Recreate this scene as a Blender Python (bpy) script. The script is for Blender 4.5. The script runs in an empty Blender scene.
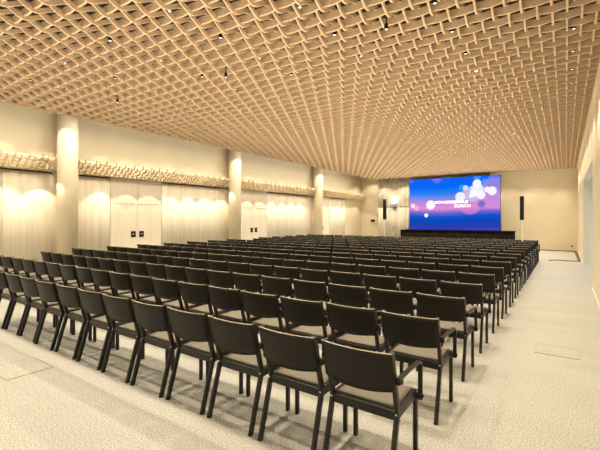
import bpy, bmesh, math, random
from mathutils import Vector, Matrix
PI = math.pi
random.seed(7)
SC = bpy.context.scene
COL = SC.collection

# ---------------------------------------------------------------- camera
EYE = 1.605
F_PX = 382.3
YAW = 0.6073
CX, CY = 300.0, 219.1
cam_data = bpy.data.cameras.new('camera')
cam = bpy.data.objects.new('camera', cam_data)
COL.objects.link(cam)
cam.location = (0, 0, EYE)
cam.rotation_euler = (PI / 2, 0, YAW)
cam_data.sensor_width = 36.0
cam_data.lens = F_PX / 600.0 * 36.0
cam_data.shift_y = -(225.0 - CY) / 600.0
cam_data.clip_end = 200
SC.camera = cam

# ---------------------------------------------------------------- world, exposure
W = bpy.data.worlds.new('daylight')
SC.world = W
W.use_nodes = True
W.node_tree.nodes['Background'].inputs[0].default_value = (1.0, 0.88, 0.70, 1)
W.node_tree.nodes['Background'].inputs[1].default_value = 1.3
SC.view_settings.view_transform = 'Standard'
SC.view_settings.look = 'None'
SC.view_settings.gamma = 1
SC.view_settings.use_curve_mapping = False
SC.view_settings.exposure = 0.0
WARM = (1.0, 0.87, 0.66)
P_DOWN = 22.0       # each ceiling downlight
P_WASH = 75.0       # wall washers
P_LEDGE = 33.0
P_COLUMN = 62.0

# added unseen area light, stands in for light bounced up to the ceiling
fill_d = bpy.data.lights.new('added_bounce_fill', 'AREA'); fill_d.shape = 'RECTANGLE'
fill_d.size = 9.0; fill_d.size_y = 23.0; fill_d.energy = 900; fill_d.color = (1.0, 0.86, 0.66); fill_d.spread = math.radians(150)
fill = bpy.data.objects.new('added_bounce_fill', fill_d); COL.objects.link(fill)
fill.location = (-4.9, 11.5, 2.4); fill.rotation_euler = (PI, 0, 0)

# added unseen fill in the slot by the left wall, brightens the upper wall
slot_d = bpy.data.lights.new('slot_fill_light', 'AREA'); slot_d.shape = 'RECTANGLE'
slot_d.size = 0.5; slot_d.size_y = 23.0; slot_d.energy = 62; slot_d.color = (1.0, 0.87, 0.66)
slot = bpy.data.objects.new('slot_fill_light', slot_d); COL.objects.link(slot)
slot.location = (-10.6, 10.5, 4.7); slot.rotation_euler = (0, math.radians(62), 0); slot_d.spread = math.radians(110)

# room constants (metres; X right along the rows, Y towards the stage)
XL, XR = -11.9, 0.5
YB = 23.4           # back wall
YF = -6.0           # open end behind the camera
ZC = 4.13           # underside of the lattice
ZS = 4.75           # slab above it
LX0, LX1 = -10.0, 0.44
DPX, DPY = 1.36, 0.84   # downlight pitch
PX, PY = DPX / 9, DPY / 3


def hx(r, g, b):
    f = lambda c: (c / 255 / 12.92) if c / 255 <= 0.04045 else ((c / 255 + 0.055) / 1.055) ** 2.4
    return (f(r), f(g), f(b), 1)


# ---------------------------------------------------------------- materials
def mat(name, color, rough=0.6, noise=None, bump=None, spec=0.5, metallic=0.0, emit=None, stretch=None):
    m = bpy.data.materials.new(name)
    m.use_nodes = True
    nt = m.node_tree
    b = nt.nodes['Principled BSDF']
    b.inputs['Base Color'].default_value = color
    b.inputs['Roughness'].default_value = rough
    b.inputs['Specular IOR Level'].default_value = spec
    b.inputs['Metallic'].default_value = metallic
    if noise or bump:
        tc = nt.nodes.new('ShaderNodeTexCoord')
        mp = nt.nodes.new('ShaderNodeMapping')
        nt.links.new(tc.outputs['Object'], mp.inputs[0])
        if stretch:
            mp.inputs['Scale'].default_value = stretch
    if noise:
        sc_, amt = noise
        n = nt.nodes.new('ShaderNodeTexNoise')
        n.inputs['Scale'].default_value = sc_
        n.inputs['Detail'].default_value = 4
        nt.links.new(mp.outputs[0], n.inputs['Vector'])
        r = nt.nodes.new('ShaderNodeValToRGB')
        r.color_ramp.elements[0].position = 0.3
        r.color_ramp.elements[1].position = 0.7
        r.color_ramp.elements[0].color = tuple(c * (1 - amt) for c in color[:3]) + (1,)
        r.color_ramp.elements[1].color = tuple(min(1, c * (1 + amt)) for c in color[:3]) + (1,)
        nt.links.new(n.outputs['Fac'], r.inputs[0])
        nt.links.new(r.outputs[0], b.inputs['Base Color'])
    if bump:
        sc_, st = bump
        n = nt.nodes.new('ShaderNodeTexNoise')
        n.inputs['Scale'].default_value = sc_
        nt.links.new(mp.outputs[0], n.inputs['Vector'])
        bp = nt.nodes.new('ShaderNodeBump')
        bp.inputs['Strength'].default_value = st
        bp.inputs['Distance'].default_value = 0.01
        nt.links.new(n.outputs['Fac'], bp.inputs['Height'])
        nt.links.new(bp.outputs[0], b.inputs['Normal'])
    if emit:
        b.inputs['Emission Color'].default_value = emit[0]
        b.inputs['Emission Strength'].default_value = emit[1]
    return m


M_WALL = mat('cream_plaster', (0.78, 0.69, 0.51, 1), 0.85, noise=(1.5, 0.02))
M_PANEL = mat('pale_panel', (0.86, 0.79, 0.64, 1), 0.7, noise=(2.2, 0.10), stretch=(1, 4, 0.1))
M_DOOR = mat('pale_door', (0.86, 0.79, 0.64, 1), 0.6, noise=(2.0, 0.04), stretch=(1, 5, 0.2))
M_GREYPANEL = mat('grey_panel', (0.62, 0.57, 0.46, 1), 0.7, noise=(2.2, 0.08), stretch=(4, 1, 0.15))
M_COLUMN = mat('column_paint', (0.84, 0.74, 0.54, 1), 0.7, noise=(1.0, 0.015))
M_SLAB = mat('plenum_black', (0.022, 0.016, 0.012, 1), 0.95, noise=(3, 0.3))
M_WOOD = mat('ash_slat', (0.63, 0.47, 0.305, 1), 0.65, noise=(6, 0.07), stretch=(0.5, 0.5, 6))
M_LEDGEWOOD = mat('pale_ledge_slat', (0.76, 0.63, 0.45, 1), 0.6, noise=(6, 0.05))
M_TRACK = mat('dark_track', (0.03, 0.028, 0.025, 1), 0.5, noise=(5, 0.1))
M_TRIM = mat('cream_trim', (0.72, 0.60, 0.40, 1), 0.6, noise=(3, 0.03))
M_BLACK = mat('black_plastic', (0.006, 0.006, 0.007, 1), 0.6, spec=0.25, noise=(9, 0.2))
M_FRAME = mat('black_stained_beech', (0.007, 0.0056, 0.004, 1), 0.38, spec=0.4, noise=(14, 0.25), stretch=(1, 1, 0.3))
M_BACK = mat('black_stained_ply', (0.0115, 0.0088, 0.006, 1), 0.45, spec=0.25, noise=(9, 0.18), stretch=(0.3, 1, 3))
M_SEAT = mat('taupe_seat_fabric', (0.15, 0.13, 0.095, 1), 0.8, noise=(120, 0.25), bump=(300, 0.4))
M_EDGEGLINT = mat('painted_edge_glint', (0.36, 0.31, 0.23, 1), 0.45, noise=(40, 0.15))  # pale colour holds the painted highlight on the chair tops
M_STEEL = mat('steel', (0.65, 0.62, 0.56, 1), 0.3, metallic=1.0, noise=(20, 0.05))
M_SKIRT = mat('stage_skirt_cloth', (0.008, 0.0055, 0.004, 1), 0.9, spec=0.1, noise=(30, 0.3))
M_STAGE = mat('stage_top_black', (0.006, 0.005, 0.004, 1), 0.9, spec=0.1, noise=(8, 0.2))
M_WHITE = mat('white_enamel', (0.8, 0.76, 0.68, 1), 0.4, noise=(5, 0.02))
M_GREY = mat('grey_enamel', (0.22, 0.2, 0.17, 1), 0.5, noise=(5, 0.05))
M_CABLE = mat('dark_cable', (0.05, 0.042, 0.035, 1), 0.6, noise=(9, 0.1))
M_LENS = mat('lit_lens', (1, 0.9, 0.7, 1), 0.3, emit=((1, 0.9, 0.66, 1), 14))
M_DIMLENS = mat('dim_lens', (0.75, 0.7, 0.6, 1), 0.2, emit=((1, 0.9, 0.75, 1), 1.2))
M_COOL = mat('cool_lamp', (0.9, 1, 1, 1), 0.3, emit=((0.72, 0.95, 1, 1), 9))
M_GLASSLIT = mat('daylit_blind', (0.75, 0.82, 0.84, 1), 0.6, emit=((0.62, 0.82, 1.0, 1), 0.9))
M_HALL = mat('corridor_paint', (0.70, 0.74, 0.70, 1), 0.8, noise=(2, 0.02))


def carpet():
    m = bpy.data.materials.new('beige_carpet')
    m.use_nodes = True
    nt = m.node_tree
    N, L = nt.nodes, nt.links
    b = N['Principled BSDF']
    b.inputs['Roughness'].default_value = 0.95
    b.inputs['Specular IOR Level'].default_value = 0.15
    tc = N.new('ShaderNodeTexCoord')
    mp = N.new('ShaderNodeMapping')
    L.new(tc.outputs['Object'], mp.inputs[0])
    n1 = N.new('ShaderNodeTexNoise'); n1.inputs['Scale'].default_value = 85; n1.inputs['Detail'].default_value = 5
    n2 = N.new('ShaderNodeTexNoise'); n2.inputs['Scale'].default_value = 0.8; n2.inputs['Detail'].default_value = 3
    br = N.new('ShaderNodeTexBrick')
    br.inputs['Scale'].default_value = 1.0
    br.inputs['Brick Width'].default_value = 0.96
    br.inputs['Row Height'].default_value = 0.24
    br.inputs['Mortar Size'].default_value = 0.004
    br.inputs['Mortar Smooth'].default_value = 0.5
    br.inputs['Color1'].default_value = (1, 1, 1, 1)
    br.inputs['Color2'].default_value = (0.93, 0.93, 0.93, 1)
    br.inputs['Mortar'].default_value = (0.94, 0.94, 0.94, 1)
    for n in (n1, n2, br):
        L.new(mp.outputs[0], n.inputs['Vector'])
    r = N.new('ShaderNodeValToRGB')
    r.color_ramp.elements[0].position = 0.32
    r.color_ramp.elements[1].position = 0.68
    r.color_ramp.elements[0].color = (0.235, 0.228, 0.205, 1)
    r.color_ramp.elements[1].color = (0.56, 0.545, 0.49, 1)
    L.new(n1.outputs['Fac'], r.inputs[0])
    mx = N.new('ShaderNodeMix'); mx.data_type = 'RGBA'; mx.blend_type = 'MULTIPLY'; mx.inputs['Factor'].default_value = 1
    L.new(r.outputs[0], mx.inputs[6]); L.new(br.outputs['Color'], mx.inputs[7])
    r2 = N.new('ShaderNodeValToRGB')
    r2.color_ramp.elements[0].color = (0.93, 0.93, 0.93, 1)
    r2.color_ramp.elements[1].color = (1, 1, 1, 1)
    L.new(n2.outputs['Fac'], r2.inputs[0])
    mx2 = N.new('ShaderNodeMix'); mx2.data_type = 'RGBA'; mx2.blend_type = 'MULTIPLY'; mx2.inputs['Factor'].default_value = 1
    L.new(mx.outputs[2], mx2.inputs[6]); L.new(r2.outputs[0], mx2.inputs[7])
    L.new(mx2.outputs[2], b.inputs['Base Color'])
    bp = N.new('ShaderNodeBump'); bp.inputs['Strength'].default_value = 0.35; bp.inputs['Distance'].default_value = 0.004
    L.new(n1.outputs['Fac'], bp.inputs['Height']); L.new(bp.outputs[0], b.inputs['Normal'])
    return m


M_CARPET = carpet()

# ---------------------------------------------------------------- mesh helpers


def add_box(bm, x0, x1, y0, y1, z0, z1, bevel=0.0):
    r = bmesh.ops.create_cube(bm, size=1)
    vs = r['verts']
    for v in vs:
        v.co = Vector(((x0 + x1) / 2 + v.co.x * (x1 - x0), (y0 + y1) / 2 + v.co.y * (y1 - y0), (z0 + z1) / 2 + v.co.z * (z1 - z0)))
    if bevel:
        es = list({e for v in vs for e in v.link_edges})
        bmesh.ops.bevel(bm, geom=es, offset=bevel, segments=2, affect='EDGES', profile=0.6)
    return bm


def add_cyl(bm, cx, cy, z0, z1, r, seg=24, r2=None, axis='Z'):
    res = bmesh.ops.create_cone(bm, cap_ends=True, segments=seg, radius1=r, radius2=r if r2 is None else r2, depth=z1 - z0)
    for v in res['verts']:
        v.co.z += (z0 + z1) / 2
        if axis == 'X':
            v.co = Vector((v.co.z, v.co.x, v.co.y))
        elif axis == 'Y':
            v.co = Vector((v.co.x, v.co.z, v.co.y))
        v.co += Vector((cx, cy, 0)) if axis == 'Z' else Vector((0, 0, 0))
    return res['verts']


def add_sweep(bm, pts, prof, side, closed_caps=True):
    """rectangular-ish profile [(u,v)...] swept along pts lying in the plane whose normal is `side`"""
    rings = []
    n = len(pts)
    side = Vector(side).normalized()
    for i, p in enumerate(pts):
        p = Vector(p)
        if i == 0:
            t = (Vector(pts[1]) - p).normalized(); k = 1
        elif i == n - 1:
            t = (p - Vector(pts[i - 1])).normalized(); k = 1
        else:
            a = (p - Vector(pts[i - 1])).normalized(); c = (Vector(pts[i + 1]) - p).normalized()
            t = (a + c).normalized(); k = 1 / max(0.5, t.dot(a))
        nrm = t.cross(side).normalized()
        rings.append([bm.verts.new(p + side * u + nrm * v * k) for u, v in prof])
    m = len(prof)
    for a, b in zip(rings, rings[1:]):
        for j in range(m):
            bm.faces.new((a[j], a[(j + 1) % m], b[(j + 1) % m], b[j]))
    if closed_caps:
        bm.faces.new(list(reversed(rings[0])))
        bm.faces.new(rings[-1])
    return rings


def rect_prof(w, h, c=0.0):
    w /= 2; h /= 2
    if not c:
        return [(-w, -h), (w, -h), (w, h), (-w, h)]
    return [(-w + c, -h), (w - c, -h), (w, -h + c), (w, h - c), (w - c, h), (-w + c, h), (-w, h - c), (-w, -h + c)]


def obj(name, bm, m, parent=None, smooth=False, loc=None):
    bmesh.ops.recalc_face_normals(bm, faces=bm.faces)
    me = bpy.data.meshes.new(name)
    bm.to_mesh(me); bm.free()
    me.materials.append(m)
    if smooth:
        for p in me.polygons:
            p.use_smooth = True
    o = bpy.data.objects.new(name, me)
    COL.objects.link(o)
    if loc:
        o.location = loc
    if parent:
        o.parent = parent
    return o


def box_obj(name, m, x0, x1, y0, y1, z0, z1, parent=None, bevel=0.0):
    bm = bmesh.new(); add_box(bm, x0, x1, y0, y1, z0, z1, bevel)
    return obj(name, bm, m, parent)


def struct(o):
    o['kind'] = 'structure'
    return o


def tag(o, label, cat, group=None):
    o['label'] = label; o['category'] = cat
    if group:
        o['group'] = group
    return o


def empty(name, loc, label=None, cat=None, group=None):
    o = bpy.data.objects.new(name, None)
    COL.objects.link(o); o.location = loc; o.empty_display_size = 0.1
    if label:
        tag(o, label, cat, group)
    return o


def spot(parent, loc, power, half_deg, blend=0.3, radius=0.03, color=WARM, rot=(0, 0, 0)):
    d = bpy.data.lights.new('lamp_beam', 'SPOT')
    d.energy = power; d.spot_size = math.radians(2 * half_deg); d.spot_blend = blend
    d.shadow_soft_size = radius; d.color = color
    o = bpy.data.objects.new('lamp_beam', d)
    COL.objects.link(o); o.location = loc; o.rotation_euler = rot
    if parent:
        o.parent = parent
    return o


def unproj_Y(x, y, Y):
    """pixel of the photograph to the real point on the plane Y = const"""
    t = (x - CX) / F_PX
    d = Y / (math.cos(YAW) + t * math.sin(YAW))
    return Vector((d * (-math.sin(YAW) + t * math.cos(YAW)), Y, EYE - (y - CY) * d / F_PX))


def unproj_Z(x, y, Z):
    t = (x - CX) / F_PX
    d = (EYE - Z) * F_PX / (y - CY)
    return Vector((d * (-math.sin(YAW) + t * math.cos(YAW)), d * (math.cos(YAW) + t * math.sin(YAW)), Z))


# ================================================================ ROOM SHELL
struct(box_obj('floor', M_CARPET, XL - 0.2, XR + 0.3, YF, 26, -0.2, 0))
struct(box_obj('ceiling', M_SLAB, XL - 0.2, XR + 0.3, YF, 26, ZS, ZS + 0.2))


def ribbed(bm, a0, a1, z0, z1, base, axis, pitch=0.24, amp=0.012, seed=1):
    """gently pleated vertical surface; axis 'Y' runs along Y at X = base, axis 'X' runs along X at Y = base"""
    rnd = random.Random(seed)
    n = max(2, int((a1 - a0) / (pitch / 8)))
    prev = None
    ph = rnd.random() * 6
    for i in range(n + 1):
        a = a0 + (a1 - a0) * i / n
        d = amp * (math.sin(a / pitch * 2 * PI + ph) + 0.6 * math.sin(a / pitch * 2 * PI * 0.37 + 2 * ph))
        if axis == 'Y':
            v0, v1 = bm.verts.new((base + d, a, z0)), bm.verts.new((base + d, a, z1))
        else:
            v0, v1 = bm.verts.new((a, base + d, z0)), bm.verts.new((a, base + d, z1))
        if prev:
            bm.faces.new((prev[0], v0, v1, prev[1]))
        prev = (v0, v1)


Z_T = 2.93      # top of the panels / doors zone on the left wall
# left wall: plain upper wall, and a plain stretch at its stage end
bm = bmesh.new()
add_box(bm, XL - 0.2, XL, YF, 22.3, Z_T, ZS)
add_box(bm, XL - 0.2, XL, 22.3, 24.7, 0, ZS)
add_box(bm, XL - 0.2, XL - 0.06, YF, 22.3, 0, Z_T)
struct(obj('wall_left', bm, M_WALL))
# the panelled stretches between the doors
doors = [(6.54, 8.43), (12.42, 14.32), (18.36, 20.3)]
stretches = [(-2.0, 6.54), (8.43, 12.42), (14.32, 18.36), (20.3, 22.3)]
where = ['before the first pair of doors', 'between the first and second pair of doors', 'between the second and third pair of doors', 'past the third pair of doors']
for i, (a, b) in enumerate(stretches):
    r = empty('wall_panel', (XL, a, 0), 'pale beige ribbed floor-to-ledge wall panelling ' + where[i], 'wall panelling')
    n = max(1, round((b - a) / 1.35))
    w = (b - a) / n
    for k in range(n):
        bm = bmesh.new()
        ribbed(bm, k * w + 0.006, (k + 1) * w - 0.006, 0.02, Z_T - 0.04, -0.012, 'Y', 0.27, 0.006, seed=i * 10 + k)
        o = obj('panel_leaf', bm, M_PANEL, r, smooth=True)
        s = o.modifiers.new('thick', 'SOLIDIFY'); s.thickness = 0.03; s.offset = 0
    box_obj('top_track', M_TRACK, -0.04, 0.022, 0, b - a, Z_T - 0.04, Z_T, r)
# doors
for i, (a, b) in enumerate(doors):
    d = struct(empty('door_%d' % (i + 1), (XL, a, 0)))
    c = (b - a) / 2
    for (u, v) in ((0.012, c - 0.006), (c + 0.006, b - a - 0.012)):
        bm = bmesh.new(); add_box(bm, -0.045, -0.002, u, v, 0.01, 2.10, 0.003)
        lf = obj('door_leaf', bm, M_DOOR, d)
        yy = c - 0.15 if u < c - 0.1 else c + 0.15
        bm = bmesh.new(); add_box(bm, -0.002, 0.008, yy - 0.085, yy + 0.085, 1.0, 1.2, 0.002)
        pl = obj('lock_plate', bm, M_BLACK, lf)
        bm = bmesh.new()
        add_box(bm, 0.008, 0.05, yy - 0.012, yy + 0.012, 1.09, 1.115)
        add_box(bm, 0.04, 0.055, yy - 0.06, yy + 0.012, 1.09, 1.115)
        obj('lever_handle', bm, M_STEEL, lf)
    for (u, v) in ((0.012, c - 0.006), (c + 0.006, b - a - 0.012)):
        box_obj('overdoor_panel', M_DOOR, -0.045, -0.004, u, v, 2.115, Z_T - 0.03, d)
    box_obj('door_frame', M_TRIM, -0.045, 0.01, 0, b - a, Z_T - 0.03, Z_T, d)

# recess end wall (left of the grey panels) and back wall
struct(box_obj('wall_recess', M_WALL, XL - 0.2, -9.7, 24.7, 24.9, 0, ZS))
bm = bmesh.new()
add_box(bm, -4.4, XR + 0.2, YB, YB + 0.2, 0, ZS)
add_box(bm, -9.85, -4.4, YB, YB + 0.2, 0, ZS)
add_box(bm, -9.85, -9.7, YB + 0.2, 24.7, 0, ZS)
struct(obj('wall_back', bm, M_WALL))
# grey ribbed panelling on the back wall, left of the screen
r = empty('wall_panel', (-9.85, 22.95, 0), 'grey-beige tall ribbed panelling on the back wall left of the screen', 'wall panelling')
for k in range(4):
    for (z0, z1) in ((0.02, 2.33), (2.336, ZC + 0.1)):
        bm = bmesh.new()
        ribbed(bm, k * 0.6 + 0.005, (k + 1) * 0.6 - 0.005, z0, z1, 0.0, 'X', 0.2, 0.014, seed=40 + k)
        o = obj('panel_leaf', bm, M_GREYPANEL, r, smooth=True)
        s = o.modifiers.new('thick', 'SOLIDIFY'); s.thickness = 0.03; s.offset = 0

# right wall with a wide opening
OY0, OY1, OZ = 10.9, 16.7, 2.95
bm = bmesh.new()
add_box(bm, XR, XR + 0.2, YF, OY0, 0, ZS)
add_box(bm, XR, XR + 0.2, OY1, YB, 0, ZS)
add_box(bm, XR, XR + 0.2, OY0, OY1, OZ, ZS)
struct(obj('wall_right', bm, M_WALL))
struct(box_obj('wall_alcove_end', M_HALL, XR + 0.2, XR + 3.2, OY1, OY1 + 0.2, 0, 3.2))
struct(box_obj('wall_alcove_near', M_HALL, XR + 0.2, XR + 3.2, OY0 - 0.2, OY0, 0, 3.2))
struct(box_obj('ceiling_alcove', mat('grey_soffit', (0.38, 0.43, 0.39, 1), 0.8, noise=(2, 0.02)), XR + 0.2, XR + 3.2, OY0, OY1, OZ, OZ + 0.2))
struct(box_obj('floor_alcove', M_CARPET, XR + 0.3, XR + 3.4, OY0 - 0.2, OY1 + 0.2, -0.2, 0))
wn = struct(empty('window_1', (XR + 3.2, OY0, 0)))
box_obj('window_pane', M_GLASSLIT, 0.0, 0.02, 0.05, OY1 - OY0 - 0.05, 0.08, OZ - 0.06, wn)
bm = bmesh.new()
for k in range(5):
    y = k * (OY1 - OY0 - 0.06) / 4
    add_box(bm, -0.04, 0.0, y, y + 0.06, 0, OZ)
obj('window_frame', bm, M_GREY, wn)
ld = bpy.data.lights.new('daylight_through_window', 'AREA'); ld.shape = 'RECTANGLE'; ld.size = 5.4; ld.size_y = 2.6
ld.energy = 45; ld.color = (0.62, 0.82, 1.0)
lo = bpy.data.objects.new('daylight_through_window', ld); COL.objects.link(lo)
lo.location = (XR + 3.1, (OY0 + OY1) / 2, 1.5); lo.rotation_euler = (0, PI / 2, 0); lo.rotation_euler = (PI / 2, 0, PI / 2)

# skirtings and top trims
struct(box_obj('baseboard_back', M_WALL, -2.0, XR, YB - 0.015, YB, 0, 0.07))
struct(box_obj('baseboard_right', M_WHITE, XR - 0.015, XR, YF, OY0, 0, 0.07))
struct(box_obj('baseboard_right_far', M_WHITE, XR - 0.015, XR, OY1, YB, 0, 0.07))
struct(box_obj('trim_1', M_TRIM, LX1 + 0.005, XR, YF, YB, ZC - 0.02, ZC + 0.1))

# ================================================================ CEILING LATTICE (the visible ceiling)
lat = struct(empty('ceiling_lattice', (0, 0, 0)))
LY0, LY1 = -3.0, YB - 0.25
SLAT_H = 0.094
bm = bmesh.new()
ny = int((LY1 - LY0) / PY)
YO = 0.42 + PY / 2            # a downlight sits half-way between two slats
j0 = math.ceil((LY0 - YO) / PY)
ys = [YO + j * PY for j in range(j0, j0 + ny + 1) if YO + j * PY < LY1]
XO = 0.09 + PX / 2
LWAVE = 0.006
for jy, y in enumerate(ys):
    j = round((y - YO) / PY)
    nseg = int((LX1 - LX0) / (PX / 4))
    prev = None
    for k in range(nseg + 1):
        x = LX0 + (LX1 - LX0) * k / nseg
        z = ZC + 0.006 - LWAVE * math.cos(PI * (x - XO) / PX + PI * (j % 2))
        ring = [bm.verts.new((x, y + sy * 0.013, zz)) for sy, zz in ((-1, z), (1, z), (1, z + SLAT_H), (-1, z + SLAT_H))]
        if prev:
            for q in range(4):
                bm.faces.new((prev[q], prev[(q + 1) % 4], ring[(q + 1) % 4], ring[q]))
        else:
            bm.faces.new(list(reversed(ring)))
        prev = ring
    bm.faces.new(prev)
obj('cross_slat', bm, M_WOOD, lat)['kind'] = 'stuff'
bm = bmesh.new()
XO = 0.09 + PX / 2
xs = [XO + i * PX for i in range(-80, 8) if LX0 + 0.02 < XO + i * PX < LX1 - 0.02]
WAVE = 0.058
WH = 0.062
for x in xs:
    i = round((x - XO) / PX)
    ph = PI * (i % 2)
    prev = None
    nseg = int((LY1 - LY0) / (PY / 5))
    for k in range(nseg + 1):
        y = LY0 + (LY1 - LY0) * k / nseg
        w = math.cos(PI * (y - YO) / PY + ph)
        z = ZC + 0.03 + WAVE * w
        ring = [bm.verts.new((x + sx * 0.012, y, zz)) for sx, zz in ((-1, z), (1, z), (1, z + WH), (-1, z + WH))]
        if prev:
            for q in range(4):
                bm.faces.new((prev[q], prev[(q + 1) % 4], ring[(q + 1) % 4], ring[q]))
        else:
            bm.faces.new(list(reversed(ring)))
        prev = ring
    bm.faces.new(prev)
obj('woven_slat', bm, M_WOOD, lat)['kind'] = 'stuff'
# dark edge of the lattice along the left side: a slim board
box_obj('edge_board', M_WOOD, LX0 - 0.02, LX0, LY0, LY1, ZC - 0.01, ZC + 0.12, lat)
box_obj('end_board', M_WOOD, LX0, LX1, LY1, LY1 + 0.02, ZC - 0.01, ZC + 0.12, lat)

# ================================================================ COLUMNS
ccols = [(5.1, 'the nearest of the three'), (11.72, 'the middle one of the three'), (18.35, 'the farthest of the three')]
for k, (y, wh) in enumerate(ccols):
    bm = bmesh.new(); add_cyl(bm, 0, 0, 0, ZS, 0.26, 48)
    o = obj('column', bm, M_COLUMN, None, smooth=True, loc=(-11.5, y, 0))
    for p in o.data.polygons:
        p.use_smooth = abs(p.normal.z) < 0.5
    tag(o, 'round cream column along the left wall, ' + wh, 'column', 'round columns along the left wall')
    # little fitting on the column at ledge height
    f = empty('column_spotlight', (-11.5, y, 2.85), 'small grey lamp fitting clipped to the ' + ('nearest', 'middle', 'farthest')[k] + ' round column', 'lamp')
    a = math.radians(-115)
    px_, py_ = 0.26 * math.cos(a), 0.26 * math.sin(a)
    bm = bmesh.new(); add_cyl(bm, px_ * 1.05, py_ * 1.05, -0.1, 0.1, 0.025, 16); obj('bracket', bm, M_GREY, f)
    bm = bmesh.new(); vs = add_cyl(bm, 0, 0, -0.07, 0.07, 0.045, 20, 0.03)
    R_ = Matrix.Rotation(0.5, 4, 'X'); 
    for v in vs: v.co = R_ @ v.co + Vector((px_ * 1.3, py_ * 1.3, 0.06))
    obj('lamp_head', bm, M_GREY, f)
    # the recessed downlight that washes the column
    c = empty('column_downlight', (-11.5 + 0.71, y - 0.37, ZS - 0.06), 'recessed spot above the ' + ('nearest', 'middle', 'farthest')[k] + ' round column', 'ceiling spot')
    bm = bmesh.new(); add_cyl(bm, 0, 0, 0.0, 0.06, 0.05, 20); obj('housing', bm, M_BLACK, c)
    spot(c, (0, 0, -0.02), P_COLUMN, 44, 0.05, 0.01)

# ================================================================ WOODEN LEDGE LATTICE ON THE LEFT WALL
segs = [(0.6, 4.78), (5.42, 11.4), (12.04, 18.03), (18.67, 24.6)]
lw = ['left of the nearest column', 'between the nearest and middle columns', 'between the middle and farthest columns', 'beyond the farthest column']
for (a, b), wh in zip(segs, lw):
    L_ = empty('lattice_ledge', (XL, a, Z_T), 'light wooden lattice ledge high on the left wall ' + wh, 'ledge')
    # an inclined strip of the same weave: it leans out from the wall
    def lp(u, h):
        return (0.03 + 0.40 * u - 0.60 * h, 0.02 + 0.30 * u + 0.80 * h)
    bm = bmesh.new()
    for u in (0.02, 0.26, 0.50, 0.74, 0.96):
        P4 = [lp(u - 0.018, 0.0), lp(u + 0.018, 0.0), lp(u + 0.018, 0.075), lp(u - 0.018, 0.075)]
        prev = None
        nn = int((b - a) / 0.075)
        for k in range(nn + 1):
            y = (b - a) * k / nn
            dz = 0.014 * math.cos(PI * k / 2 + PI * round(u * 4))
            ring = [bm.verts.new((max(0.004, x), y, z + dz)) for x, z in P4]
            if prev:
                for q in range(4):
                    bm.faces.new((prev[q], prev[(q + 1) % 4], ring[(q + 1) % 4], ring[q]))
            else:
                bm.faces.new(list(reversed(ring)))
            prev = ring
        bm.faces.new(prev)
    obj('long_slat', bm, M_LEDGEWOOD, L_)
    bm = bmesh.new()
    n = int((b - a) / 0.15)
    for k in range(n + 1):
        y = (b - a) * k / n
        y = min(max(y, 0.012), b - a - 0.012)
        up = k % 2
        prev = None
        U1 = 1.22 if up else 1.02
        for q in range(17):
            u = U1 * q / 16
            w = 0.035 * math.cos(u * PI * 4 + PI * up)
            hh = 0.07 * (1 - max(0, u - 1.0) * 2.5)
            (xa, za), (xb, zb) = lp(u, w - 0.01), lp(u, w - 0.01 + hh)
            ring = [bm.verts.new((max(0.004, x_), y + s_ * 0.009, z_)) for s_, x_, z_ in ((-1, xa, za), (1, xa, za), (1, xb, zb), (-1, xb, zb))]
            if prev:
                for qq in range(4):
                    bm.faces.new((prev[qq], prev[(qq + 1) % 4], ring[(qq + 1) % 4], ring[qq]))
            else:
                bm.faces.new(list(reversed(ring)))
            prev = ring
        bm.faces.new(prev)
    obj('curved_fin', bm, M_LEDGEWOOD, L_)
    # lamps built into the underside wash the panels; lamps above wash the wall
    y = math.ceil((a - 0.35) / DPY) * DPY + 0.35
    while y < b - 0.05:
        bmh = bmesh.new(); add_cyl(bmh, 0.46, y - a, 0.02, 0.16, 0.025, 16); obj('lamp_cup', bmh, M_TRIM, L_)
        spot(L_, (0.46, y - a, 0.0), P_LEDGE, 42, 0.05, 0.01)
        if a + 0.3 < y < b - 0.3:
            spot(L_, (0.55, y - a, ZS - Z_T - 0.10), P_WASH, 28, 0.05, 0.01)
        y += DPY

# ================================================================ CEILING DOWNLIGHTS
def fixture(name, lens, label, cat, group=None):
    r = empty(name, (0, 0, 0), label, cat, group)
    bm = bmesh.new()
    vs = add_cyl(bm, 0, 0, 0.02, 0.14, 0.027, 20)
    top = [f for f in bm.faces if all(abs(v.co.z - 0.02) < 1e-5 for v in f.verts)]
    bmesh.ops.inset_region(bm, faces=top, thickness=0.006, depth=-0.008)
    obj('housing', bm, M_BLACK, r, loc=(0, 0, 0))
    bm = bmesh.new(); add_cyl(bm, 0, 0, 0.024, 0.0275, 0.0205, 20)
    obj('lens', bm, lens, r)
    return r


def copy_tree(o):
    c = o.copy(); COL.objects.link(c)
    for ch in o.children:
        d = ch.copy(); COL.objects.link(d); d.parent = c
    return c


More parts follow.
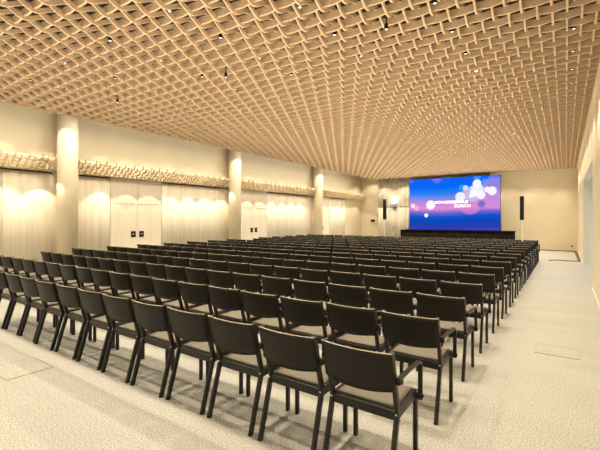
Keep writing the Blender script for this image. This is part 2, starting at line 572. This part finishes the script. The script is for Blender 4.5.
proto = fixture('ceiling_spotlight', M_DIMLENS, 'small round black ceiling spot recessed in a gap of the wooden lattice', 'ceiling spot', 'small recessed spots in the ceiling lattice')
lit_pos = [(unproj_Z(x, y, ZC), t) for x, y, t in (
    (204, 125, 'brightly shining ceiling spot above the nearest left column'),
    (459, 78, 'brightly shining ceiling spot, the nearest one right of the centre'),
    (501, 137, 'brightly shining ceiling spot above the right part of the screen'),
    (319, 155, 'brightly shining ceiling spot above the farthest left column'),
    (378, 171, 'brightly shining ceiling spot near the back left corner above the grey panels'),
    (518, 162, 'brightly shining ceiling spot above the right-hand speaker'))]
first = True
used = set()
for p, t in lit_pos:
    k = round((0.09 - p.x) / DPX); j = round((p.y - 0.42) / DPY)
    used.add((k, j))
litproto = None
for (p, t) in lit_pos:
    k = round((0.09 - p.x) / DPX); j = round((p.y - 0.42) / DPY)
    if litproto is None:
        litproto = fixture('ceiling_spotlight', M_LENS, t, 'ceiling spot'); o = litproto
    else:
        o = copy_tree(litproto)
    o['label'] = t
    o.location = (0.09 - k * DPX, min(0.42 + j * DPY, 22.6), ZC)
pr = 0
for k in range(0, 8):
    for j in range(-4, 27):
        x, y = 0.09 - k * DPX, 0.42 + j * DPY
        fw = -x * math.sin(YAW) * -1 * -1 + y * math.cos(YAW)
        fw = x * -math.sin(YAW) + y * math.cos(YAW)
        rt = x * math.cos(YAW) + y * math.sin(YAW)
        if j % 2 == 0:
            ar = bpy.data.lights.new('downlight_beam', 'AREA'); ar.shape = 'DISK'; ar.size = 0.04
            ar.energy = P_DOWN * (0.6 if k == 0 else 1) * (0.45 if j < 2 else 1); ar.color = WARM; ar.spread = math.radians(112)
            ao = bpy.data.objects.new('downlight_beam', ar); COL.objects.link(ao)
            ao.location = (x, y, ZC - 0.05)
            ar.use_shadow = True
        if (k, j) in used or j < 3:
            continue
        px_, py_ = CX + F_PX * rt / fw, CY - F_PX * (ZC - EYE) / fw
        if not (-8 < px_ < 608 and py_ > -6):
            continue
        o = proto if pr == 0 else copy_tree(proto)
        pr += 1
        o.location = (x, y, ZC)
spot(None, (-10.9, 23.9, ZS - 0.1), 90, 55, 0.5, 0.05)  # added spot without a fixture, brightens the dim recess wall
for j in range(-2, 27, 2):  # added unseen lamps that brighten the panels on the left wall
    ar = bpy.data.lights.new('slot_fill_beam', 'AREA'); ar.shape = 'DISK'; ar.size = 0.05
    ar.energy = 14; ar.color = WARM; ar.spread = math.radians(125)
    ao = bpy.data.objects.new('slot_fill_beam', ar); COL.objects.link(ao)
    ao.location = (-10.35, 0.42 + j * DPY, ZC + 0.3); ao.rotation_euler = (0, math.radians(25), 0)
# wall washers in front of the back wall and the right wall
for k in range(0, 3):
    spot(None, (-0.25 - k * 1.36, YB - 0.42, ZC - 0.03), 70, 23, 0.25, 0.03)
for k in range(26):
    spot(None, (XR - 0.24, 1.5 + k * DPY, ZC - 0.03), 2.5, 20, 0.3, 0.02)
# hanging black ceiling sensors
for (x, y, t) in ((390, 22, 'small black device hanging from the lattice above the centre right seats'),
                  (222, 70, 'small black device hanging from the lattice near the middle column'),
                  (122, 100, 'small black device hanging from the lattice near the nearest column')):
    p = unproj_Z(x, y, ZC - 0.03)
    i = round((p.x - XO) / PX - 0.5) + 0.5; j = round((p.y - YO) / PY - 0.5) + 0.5
    r = empty('hanging_projector_lamp', (XO + i * PX, YO + j * PY, ZC - 0.04), t, 'ceiling device')
    bm = bmesh.new(); add_cyl(bm, 0, 0, 0, ZS - ZC + 0.04, 0.008, 10); obj('stem', bm, M_BLACK, r)
    bm = bmesh.new(); vs = add_cyl(bm, 0, 0, -0.07, 0.0, 0.028, 16, 0.022); obj('lamp_head', bm, M_BLACK, r)
    bm = bmesh.new(); add_cyl(bm, 0, 0, -0.075, -0.0705, 0.018, 16); obj('lens', bm, M_DIMLENS, r)

# ================================================================ STAGE AND SCREEN
SY = 21.6
st = empty('stage', (-5.0, SY, 0), 'low black stage with pleated dark skirt under the big screen', 'stage')
sx0, sx1 = -7.92 + 5.0, -2.14 + 5.0
bm = bmesh.new(); add_box(bm, sx0, sx1, 0.0, 1.3, 0.95, 0.99, 0.004); obj('platform', bm, M_STAGE, st)
def skirt(a0, a1, fixed, axis, seed):
    bm = bmesh.new()
    n = int((a1 - a0) / 0.02)
    prev = None
    for i in range(n + 1):
        a = a0 + (a1 - a0) * i / n
        d = 0.022 * math.sin(a / 0.13 * 2 * PI) + 0.008 * math.sin(a * 9.7 + seed)
        top = (a, fixed + 0.3 * d, 0.948) if axis == 'X' else (fixed + 0.3 * d, a, 0.948)
        bot = (a, fixed + d, 0.01) if axis == 'X' else (fixed + d, a, 0.01)
        v0, v1 = bm.verts.new(bot), bm.verts.new(top)
        if prev:
            bm.faces.new((prev[0], v0, v1, prev[1]))
        prev = (v0, v1)
    o = obj('skirt', bm, M_SKIRT, st, smooth=True)
    m_ = o.modifiers.new('thick', 'SOLIDIFY'); m_.thickness = 0.006; m_.offset = 0
skirt(sx0 + 0.02, sx1 - 0.02, 0.04, 'X', 1)
skirt(0.05, 1.25, sx1 - 0.04, 'Y', 2)
skirt(0.05, 1.25, sx0 + 0.04, 'Y', 3)

TL = unproj_Y(409.3, 179.3, 22.3); BR = unproj_Y(500.6, 231.0, 22.3)
ux0, ux1 = TL.x, BR.x
uz1, uz0 = (TL.z + unproj_Y(500.6, 175, 22.3).z) / 2, 1.0
scr = empty('led_screen', ((ux0 + ux1) / 2, 22.3, uz0), 'large glowing blue and pink video screen standing on the stage', 'screen')
SW, SH = ux1 - ux0, uz1 - uz0
bm = bmesh.new(); add_box(bm, -SW / 2, SW / 2, 0.004, 0.10, 0, SH, 0.004); obj('screen_casing', bm, M_BLACK, scr)


def screen_mat():
    m = bpy.data.materials.new('screen_picture'); m.use_nodes = True
    nt = m.node_tree; N, L = nt.nodes, nt.links
    N.clear()
    out = N.new('ShaderNodeOutputMaterial'); em = N.new('ShaderNodeEmission'); L.new(em.outputs[0], out.inputs[0])
    em.inputs[1].default_value = 1.0
    tc = N.new('ShaderNodeTexCoord'); sp = N.new('ShaderNodeSeparateXYZ'); L.new(tc.outputs['Object'], sp.inputs[0])

    def math_(op, a, b=None, clamp=False):
        n = N.new('ShaderNodeMath'); n.operation = op; n.use_clamp = clamp
        for i, v in enumerate((a, b)):
            if v is None: continue
            if isinstance(v, (int, float)): n.inputs[i].default_value = v
            else: L.new(v, n.inputs[i])
        return n.outputs[0]
    X, Z = sp.outputs[0], sp.outputs[2]
    v = math_('DIVIDE', Z, SH)
    u = math_('ADD', math_('DIVIDE', X, SW), 0.5)
    # horizon bends gently
    vv = math_('ADD', v, math_('MULTIPLY', math_('SINE', math_('MULTIPLY', u, 5.0)), 0.02))
    cr = N.new('ShaderNodeValToRGB'); L.new(vv, cr.inputs[0])
    st_ = [(0.0, (60, 72, 205)), (0.06, (42, 62, 170)), (0.17, (14, 70, 185)), (0.27, (14, 84, 208)), (0.34, (112, 104, 208)), (0.43, (232, 146, 212)),
           (0.50, (206, 140, 220)), (0.60, (140, 140, 232)), (0.71, (40, 130, 238)), (0.85, (0, 105, 250)), (1.0, (20, 96, 240))]
    els = cr.color_ramp.elements
    els[0].position = st_[0][0]; els[0].color = hx(*st_[0][1]); els[1].position = 1.0; els[1].color = hx(*st_[-1][1])
    for p_, c_ in st_[1:-1]:
        e = els.new(p_); e.color = hx(*c_)
    cur = cr.outputs[0]

    def disc(cur, px, py, r_px, color, alpha, soft=0.18):
        p = unproj_Y(px, py, 22.3)
        cx = p.x - (ux0 + ux1) / 2; cz = p.z - uz0
        sx = SW / 91.3
        sz = SH / 53.0
        r = r_px
        dx = math_('DIVIDE', math_('SUBTRACT', X, cx), sx); dz = math_('DIVIDE', math_('SUBTRACT', Z, cz), sz)
        dist = math_('SQRT', math_('ADD', math_('MULTIPLY', dx, dx), math_('MULTIPLY', dz, dz)))
        mr = N.new('ShaderNodeMapRange'); mr.interpolation_type = 'SMOOTHSTEP'
        L.new(dist, mr.inputs[0]); mr.inputs[1].default_value = r * (1 - soft); mr.inputs[2].default_value = r * (1 + soft)
        mr.inputs[3].default_value = alpha; mr.inputs[4].default_value = 0
        mx = N.new('ShaderNodeMix'); mx.data_type = 'RGBA'
        L.new(mr.outputs[0], mx.inputs[0]); L.new(cur, mx.inputs[6]); mx.inputs[7].default_value = hx(*color)
        return mx.outputs[2]
    D = [(469, 199, 10, (226, 140, 206), .35, .12), (495.5, 193, 15, (205, 135, 214), .65, .1), (494, 182, 7, (120, 140, 230), .55, .1), (492, 199, 9, (208, 150, 225), .5, .1),
         (470, 203, 11, (222, 140, 210), .6, .12), (481.5, 204, 3.4, (84, 92, 200), .75, .5),
         (472, 194, 7.5, (200, 205, 240), .75, .1), (461.8, 187.5, 3, (40, 160, 245), .9, .15), (484.5, 181, 2.4, (60, 165, 245), .9, .2), (477, 177, 3.4, (70, 165, 245), .7, .25),
         (465.5, 188, 2.6, (205, 230, 250), .95, .2), (464.5, 191.5, 1.4, (255, 150, 215), .9, .3), (477, 190, 6.2, (244, 248, 255), .92, .2), (477, 183.5, 4, (250, 250, 255), .97, .15),
         (481, 195, 4, (252, 248, 255), .97, .15), (474, 193, 4, (250, 250, 255), .9, .15), (487, 189.5, 2.8, (250, 250, 255), .97, .15), (492, 190.8, 4.2, (250, 250, 255), .97, .12),
         (471, 196, 1.7, (255, 255, 255), 1, .2), (460.2, 197, 4.9, (238, 246, 255), .97, .12), (430.6, 205, 4.8, (253, 252, 255), 1, .1), (426.2, 215.3, 2.1, (255, 252, 255), 1, .15),
         (416.5, 208.5, 2.6, (245, 190, 235), .85, .2), (413, 206, 2.3, (255, 235, 255), .95, .2), (437, 177.5, 5, (150, 140, 235), .5, .5), (411, 180, 3, (120, 130, 240), .5, .5)]
    for d in D:
        cur = disc(cur, *d)
    L.new(cur, em.inputs[0])
    return m


bm = bmesh.new(); add_box(bm, -SW / 2 + 0.015, SW / 2 - 0.015, 0.0, 0.0035, 0.015, SH - 0.015)
obj('screen_display', bm, screen_mat(), scr)
M_LETTER = mat('white_lettering', (1, 1, 1, 1), 0.5, emit=((1, 1, 1, 1), 1.0))


def lettering(text, px0, px1, py0, py1):
    a = unproj_Y(px0, py1, 22.3); b = unproj_Y(px1, py0, 22.3)
    cu = bpy.data.curves.new('lettering', 'FONT'); cu.body = text; cu.size = 1; cu.extrude = 0.0; cu.offset = 0.012
    o = bpy.data.objects.new('lettering', cu); COL.objects.link(o)
    bpy.context.view_layer.update()
    dg = bpy.context.evaluated_depsgraph_get()
    me = bpy.data.meshes.new_from_object(o.evaluated_get(dg))
    bpy.data.objects.remove(o)
    x0 = min(v.co.x for v in me.vertices); x1 = max(v.co.x for v in me.vertices)
    z0 = 0.0; z1 = max(v.co.y for v in me.vertices)
    for v in me.vertices:
        X = (v.co.x - x0) / (x1 - x0) * (b.x - a.x) + a.x - (ux0 + ux1) / 2
        Z = (v.co.y - z0) / (z1 - z0) * (b.z - a.z) + a.z - uz0
        v.co = Vector((X, -0.004, Z))
    me.materials.append(M_LETTER)
    q = bpy.data.objects.new('lettering', me); COL.objects.link(q); q.parent = scr
    q['label'] = 'white words ' + text
    return q


lettering('KONGRESSHAUS', 435, 468, 200.2, 203.7)
lettering('Z\u00dcRICH', 454, 470.5, 203.6, 207.3)


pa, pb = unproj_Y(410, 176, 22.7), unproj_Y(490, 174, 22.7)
struct(box_obj('lattice_shade_band', mat('painted_shade_brown', (0.22, 0.14, 0.07, 1), 0.7, noise=(8, 0.1)), pa.x, pb.x, 22.68, 22.8, 3.9, ZC - 0.02))  # dark box added to paint the shade at the lattice edge above the screen
# speakers on slim stands
def speaker(x, y, z0, z1, label):
    s_ = empty('column_loudspeaker', (x, y, 0), label, 'loudspeaker')
    bm = bmesh.new(); add_box(bm, -0.09, 0.09, -0.07, 0.07, z0, z1, 0.008); c = obj('cabinet', bm, M_BLACK, s_)
    bm = bmesh.new(); add_box(bm, -0.078, 0.078, -0.075, -0.069, z0 + 0.02, z1 - 0.02, 0.002); obj('grille', bm, M_BLACK, s_)
    bm = bmesh.new(); add_cyl(bm, 0, 0, 0.02, z0, 0.028, 20); obj('pole', bm, M_WHITE, s_, smooth=False)
    bm = bmesh.new(); add_cyl(bm, 0, 0, 0, 0.02, 0.24, 32); obj('base_plate', bm, M_WHITE, s_)


p = unproj_Y(521.9, 210, 22.6); speaker(p.x, 22.6, 1.56, 2.78, 'tall slim black loudspeaker on a white pole right of the screen')
p = unproj_Y(384.7, 210, 22.5); speaker(p.x, 22.5, 1.58, 2.84, 'tall slim black loudspeaker before the grey panels left of the screen')

# cool emergency lamp with its grey box on the grey panels
p = unproj_Y(394.2, 202, 22.92)
e_ = empty('emergency_light', (p.x, 22.93, p.z), 'bright cool-white emergency light on the grey panels left of the screen', 'lamp')
bm = bmesh.new(); add_box(bm, -0.13, 0.13, -0.08, -0.022, -0.10, 0.16, 0.012); obj('lamp_glass', bm, M_COOL, e_)
bm = bmesh.new(); add_box(bm, -0.15, 0.15, -0.10, -0.022, -0.32, -0.11, 0.01); obj('lamp_body', bm, M_GREY, e_)
pl_ = bpy.data.lights.new('emergency_glow', 'POINT'); pl_.energy = 3; pl_.color = (0.7, 0.95, 1); pl_.shadow_soft_size = 0.05
po = bpy.data.objects.new('emergency_glow', pl_); COL.objects.link(po); po.parent = e_; po.location = (0, -0.25, 0.05)

# wall box on the recess wall, door hook on grey panel, outlet by the corner
p = unproj_Y(373, 220.6, 24.7)
b_ = empty('wall_clock_box', (p.x, 24.7, p.z), 'small black rectangular box on the cream wall left of the grey panels', 'wall box')
bm = bmesh.new(); add_box(bm, -0.15, 0.15, -0.06, 0, -0.08, 0.08, 0.008); obj('housing', bm, M_BLACK, b_)
bm = bmesh.new(); add_box(bm, -0.12, 0.12, -0.064, -0.0605, -0.05, 0.05); obj('face_plate', bm, M_TRACK, b_)
p = unproj_Y(394, 229, 22.93)
h_ = empty('door_pull', (p.x, 22.92, p.z), 'small grey bent pull handle low on the grey panels', 'handle')
bm = bmesh.new()
add_sweep(bm, [(-0.05, -0.02, -0.14), (-0.05, -0.06, -0.12), (-0.05, -0.06, 0.1), (-0.05, -0.02, 0.12)], rect_prof(0.025, 0.025), (1, 0, 0))
obj('grip', bm, M_GREY, h_)
bm = bmesh.new(); add_box(bm, -0.05, 0.1, -0.07, -0.045, 0.08, 0.105, 0.003); obj('lever', bm, M_GREY, h_)
p = unproj_Y(572, 248, YB)
o_ = empty('wall_socket', (min(p.x, 0.3), YB, 0.25), 'small grey wall socket low in the right back corner', 'socket')
bm = bmesh.new(); add_box(bm, -0.04, 0.04, -0.012, 0, -0.04, 0.04, 0.003); obj('plate', bm, M_GREY, o_)
bm = bmesh.new(); add_cyl(bm, 0, 0, -0.003, 0.003, 0.025, 16, axis='Y')
for v in bm.verts: v.co.y -= 0.0155
obj('socket_face', bm, M_BLACK, o_)

# cable duct on the floor by the back right corner
pts = [(-1.3, YB - 0.06), (XR - 0.12, YB - 0.06), (XR - 0.1, YB - 0.1), (XR - 0.07, 18.0), (XR - 0.12, 17.85), (0.1, 17.82), (-0.25, 17.95), (-0.38, 17.9), (-0.5, 17.6)]
bm = bmesh.new()
add_sweep(bm, [(x, y, 0.0145) for x, y in pts], [(-0.014, -0.045), (0.002, -0.045), (0.014, -0.02), (0.014, 0.02), (0.002, 0.045), (-0.014, 0.045)], (0, 0, 1))
tag(obj('floor_cable', bm, M_CABLE), 'dark flat cable lying on the floor round the back right corner', 'cable')


M_LID = mat('grey_beige_lid', (0.36, 0.345, 0.30, 1), 0.95, noise=(90, 0.3))
# floor access panels: thin metal-edged carpet lids
def floor_box(corners, label):
    P = [unproj_Z(x, y, 0) for x, y in corners]
    c = sum(P, Vector()) / 4
    e = empty('floor_access_panel', (c.x, c.y, 0), label, 'floor hatch')
    xs_ = sorted(q.x - c.x for q in P); ys_ = sorted(q.y - c.y for q in P)
    x0, x1 = (xs_[0] + xs_[1]) / 2, (xs_[2] + xs_[3]) / 2
    y0, y1 = (ys_[0] + ys_[1]) / 2, (ys_[2] + ys_[3]) / 2
    box_obj('carpet_lid', M_LID, x0 + .006, x1 - .006, y0 + .006, y1 - .006, 0.0002, 0.003, e)
    bm = bmesh.new(); t = 0.006
    add_box(bm, x0, x1, y0, y0 + t, 0, 0.004); add_box(bm, x0, x1, y1 - t, y1, 0, 0.004)
    add_box(bm, x0, x0 + t, y0 + t, y1 - t, 0, 0.004); add_box(bm, x1 - t, x1, y0 + t, y1 - t, 0, 0.004)
    obj('lid_edge', bm, M_GREY, e)
    return (x0, x1, y0, y1, c)
floor_box([(536.7, 343.3), (579, 350), (581, 360), (534, 352.7)], 'flat carpeted floor hatch in the right aisle')
floor_box([(35, 358), (56, 368), (6, 379), (-15, 369)], 'flat carpeted floor hatch in the left foreground')

# ================================================================ CHAIRS
CW = 0.478
HW = CW / 2 - 0.015       # x of leg centre lines
def make_chair():
    r = empty('armchair', (0, 0, 0), 'x', 'chair')
    # backrest: curved plywood, hollow towards the sitter
    bm = bmesh.new()
    n = 16; m_ = 6; half = HW + 0.015
    F, B = [], []
    for i in range(n + 1):
        x = -half + 2 * half * i / n
        sag = -0.024 - 0.034 * (1 - (x / half) ** 2)
        cf, cb = [], []
        for k in range(m_ + 1):
            v = k / m_
            z = 0.585 + (0.822 - 0.585) * v
            if abs(x) > half * 0.8:
                pass
            zb = z - (0.022 * (1 - (x / half) ** 2) if v < 0.5 else 0) * (1 - v * 2 if v < 0.5 else 0)
            y = sag + 0.052 * (0.82 - z) / 0.4 * 1.9
            cf.append(bm.verts.new((x, y + 0.006, zb))); cb.append(bm.verts.new((x, y - 0.006, zb)))
        F.append(cf); B.append(cb)
    for i in range(n):
        for k in range(m_):
            bm.faces.new((F[i][k], F[i + 1][k], F[i + 1][k + 1], F[i][k + 1]))
            bm.faces.new((B[i][k], B[i][k + 1], B[i + 1][k + 1], B[i + 1][k]))
        bm.faces.new((F[i][m_], F[i + 1][m_], B[i + 1][m_], B[i][m_]))
        bm.faces.new((F[i][0], B[i][0], B[i + 1][0], F[i + 1][0]))
    for i in (0, n):
        for k in range(m_):
            bm.faces.new((F[i][k], F[i][k + 1], B[i][k + 1], B[i][k]))
    bk = obj('backrest', bm, M_BACK, r, smooth=True)
    bk.data.polygons.foreach_set('use_smooth', [abs(p.normal.z) < 0.6 for p in bk.data.polygons])
    bm = bmesh.new(); prev = None  # added pale strip: gleam of the ceiling lights painted along the backrest top
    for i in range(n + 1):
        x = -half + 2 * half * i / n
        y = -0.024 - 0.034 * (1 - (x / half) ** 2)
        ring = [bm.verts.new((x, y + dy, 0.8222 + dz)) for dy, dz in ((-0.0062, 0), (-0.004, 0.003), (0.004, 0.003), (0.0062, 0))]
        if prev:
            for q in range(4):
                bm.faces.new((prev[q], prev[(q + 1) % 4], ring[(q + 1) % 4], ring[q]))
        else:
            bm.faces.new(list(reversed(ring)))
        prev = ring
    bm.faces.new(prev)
    te = obj('edge_glint_strip', bm, M_EDGEGLINT, bk); te['label'] = 'pale painted highlight along the top edge'
    # rear legs running up as back posts
    for s in (-1, 1):
        bm = bmesh.new()
        path = [(s * HW, -0.028, 0), (s * HW, 0.085, 0.385), (s * HW, 0.098, 0.425), (s * HW, 0.092, 0.465), (s * HW, 0.0, 0.822)]
        add_sweep(bm, path, rect_prof(0.029, 0.042, 0.007), (1, 0, 0))
        lg = obj('rear_leg', bm, M_FRAME, r)
        bm = bmesh.new(); vs = add_cyl(bm, 0, 0, -0.004, 0.004, 0.007, 12, axis='Y')
        for v in bm.verts: v.co += Vector((s * HW, 0.079, 0.425))
        obj('screw', bm, M_STEEL, lg)
    for s in (-1, 1):
        bm = bmesh.new()
        add_sweep(bm, [(s * HW, 0.435, 0), (s * HW, 0.435, 0.43)], rect_prof(0.028, 0.038, 0.006), (1, 0, 0))
        obj('front_leg', bm, M_FRAME, r)
    bm = bmesh.new()
    for s in (-1, 1):
        add_sweep(bm, [(s * (HW - 0.002), 0.10, 0.412), (s * (HW - 0.002), 0.43, 0.422)], rect_prof(0.022, 0.042, 0.003), (1, 0, 0))
    add_box(bm, -HW + 0.012, HW - 0.012, 0.085, 0.112, 0.385, 0.442, 0.003)
    add_box(bm, -HW + 0.012, HW - 0.012, 0.425, 0.447, 0.39, 0.43, 0.003)
    obj('seat_frame', bm, M_FRAME, r)
    # seat: shell with a fabric pad
    bm = bmesh.new()
    nx, nyy = 8, 8
    top, bot = [], []
    for i in range(nx + 1):
        ct, cb = [], []
        for k in range(nyy + 1):
            u, v = i / nx, k / nyy
            x = (-1 + 2 * u) * (HW + 0.006); y = 0.108 + 0.36 * v
            z = 0.437 + 0.012 * v - 0.014 * math.sin(PI * u) * math.sin(PI * min(1, v * 1.1)) - (0.016 * max(0, v - 0.85) / 0.15)
            ct.append(bm.verts.new((x, y, z + 0.010))); cb.append(bm.verts.new((x, y, z - 0.004)))
        top.append(ct); bot.append(cb)
    def skin(T, Bt, bm):
        for i in range(nx):
            for k in range(nyy):
                bm.faces.new((T[i][k], T[i + 1][k], T[i + 1][k + 1], T[i][k + 1]))
                bm.faces.new((Bt[i][k], Bt[i][k + 1], Bt[i + 1][k + 1], Bt[i + 1][k]))
            bm.faces.new((T[i][0], Bt[i][0], Bt[i + 1][0], T[i + 1][0])); bm.faces.new((T[i][nyy], T[i + 1][nyy], Bt[i + 1][nyy], Bt[i][nyy]))
        for k in range(nyy):
            bm.faces.new((T[0][k], T[0][k + 1], Bt[0][k + 1], Bt[0][k])); bm.faces.new((T[nx][k], Bt[nx][k], Bt[nx][k + 1], T[nx][k + 1]))
    skin(top, bot, bm)
    st2 = obj('seat', bm, M_FRAME, r)
    bm = bmesh.new()
    top, bot = [], []
    for i in range(nx + 1):
        ct, cb = [], []
        for k in range(nyy + 1):
            u, v = i / nx, k / nyy
            U, V = 0.06 + 0.88 * u, 0.05 + 0.90 * v
            x = (-1 + 2 * U) * (HW + 0.006); y = 0.108 + 0.36 * V
            z = 0.437 + 0.012 * V - 0.014 * math.sin(PI * U) * math.sin(PI * min(1, V * 1.1)) - (0.016 * max(0, V - 0.85) / 0.15)
            edge = 0.004 if i in (0, nx) or k in (0, nyy) else 0.0
            ct.append(bm.verts.new((x, y, z + 0.020 - edge))); cb.append(bm.verts.new((x, y, z + 0.0105)))
        top.append(ct); bot.append(cb)
    skin(top, bot, bm)
    pad = obj('seat_pad', bm, M_SEAT, st2, smooth=True); pad['label'] = 'taupe fabric seat pad'
    # armrest on the right, its post bolted to the front leg
    bm = bmesh.new()
    ax = HW + 0.031
    add_sweep(bm, [(ax, 0.03, 0.662), (ax, 0.20, 0.664), (ax, 0.40, 0.655), (ax, 0.435, 0.640), (ax, 0.442, 0.60), (ax, 0.440, 0.39)], rect_prof(0.030, 0.020, 0.004), (1, 0, 0))
    ar_ = obj('armrest', bm, M_FRAME, r)
    bm = bmesh.new(); add_box(bm, HW + 0.012, ax + 0.012, 0.028, 0.062, 0.628, 0.652, 0.003)
    obj('bracket', bm, M_BLACK, ar_)
    bm = bmesh.new(); add_box(bm, HW + 0.012, ax + 0.022, 0.430, 0.450, 0.405, 0.425, 0.003)
    obj('bracket', bm, M_BLACK, ar_)
    return r


def copy_deep(o, parent=None):
    c = o.copy(); COL.objects.link(c)
    if parent: c.parent = parent
    for ch in kids[o.name]:
        copy_deep(ch, c)
    return c


ORD = ['', 'second', 'third', 'fourth', 'fifth', 'sixth', 'seventh', 'eighth', 'ninth', 'tenth', 'eleventh', 'twelfth', 'thirteenth', 'fourteenth', 'fifteenth', 'sixteenth', 'seventeenth', 'eighteenth', 'nineteenth']
ROWN = ['the nearest row'] + [ORD[k] + ' row from the camera' for k in range(1, 15)] + ['the last row before the stage']
chair0 = make_chair()
kids = {}
def reg(o):
    kids[o.name] = list(o.children)
    for c in o.children: reg(c)
bpy.context.view_layer.update()
reg(chair0)
rnd = random.Random(3)
AX0, AY0, DX, DY = -1.2979, 2.139, 0.5400, 0.9593
first = True
for r_ in range(16):
    n = 12 if r_ == 0 else 18 if r_ in (1, 2, 10) else 19
    for c in range(n):
        o = chair0 if first else copy_deep(chair0)
        first = False
        o.location = (AX0 - c * DX + CW / 2 + rnd.uniform(-.004, .004), AY0 + r_ * DY + rnd.uniform(-.01, .01), 0)
        o.rotation_euler = (0, 0, rnd.uniform(-.008, .008))
        posn = 'the aisle seat' if c == 0 else ORD[c] + ' seat from the right aisle'
        o['label'] = 'black wooden armchair, ' + posn + ' in ' + ('' if r_ in (0, 15) else 'the ') + ROWN[r_]
        o['group'] = 'armchairs in ' + ('' if r_ in (0, 15) else 'the ') + ROWN[r_]
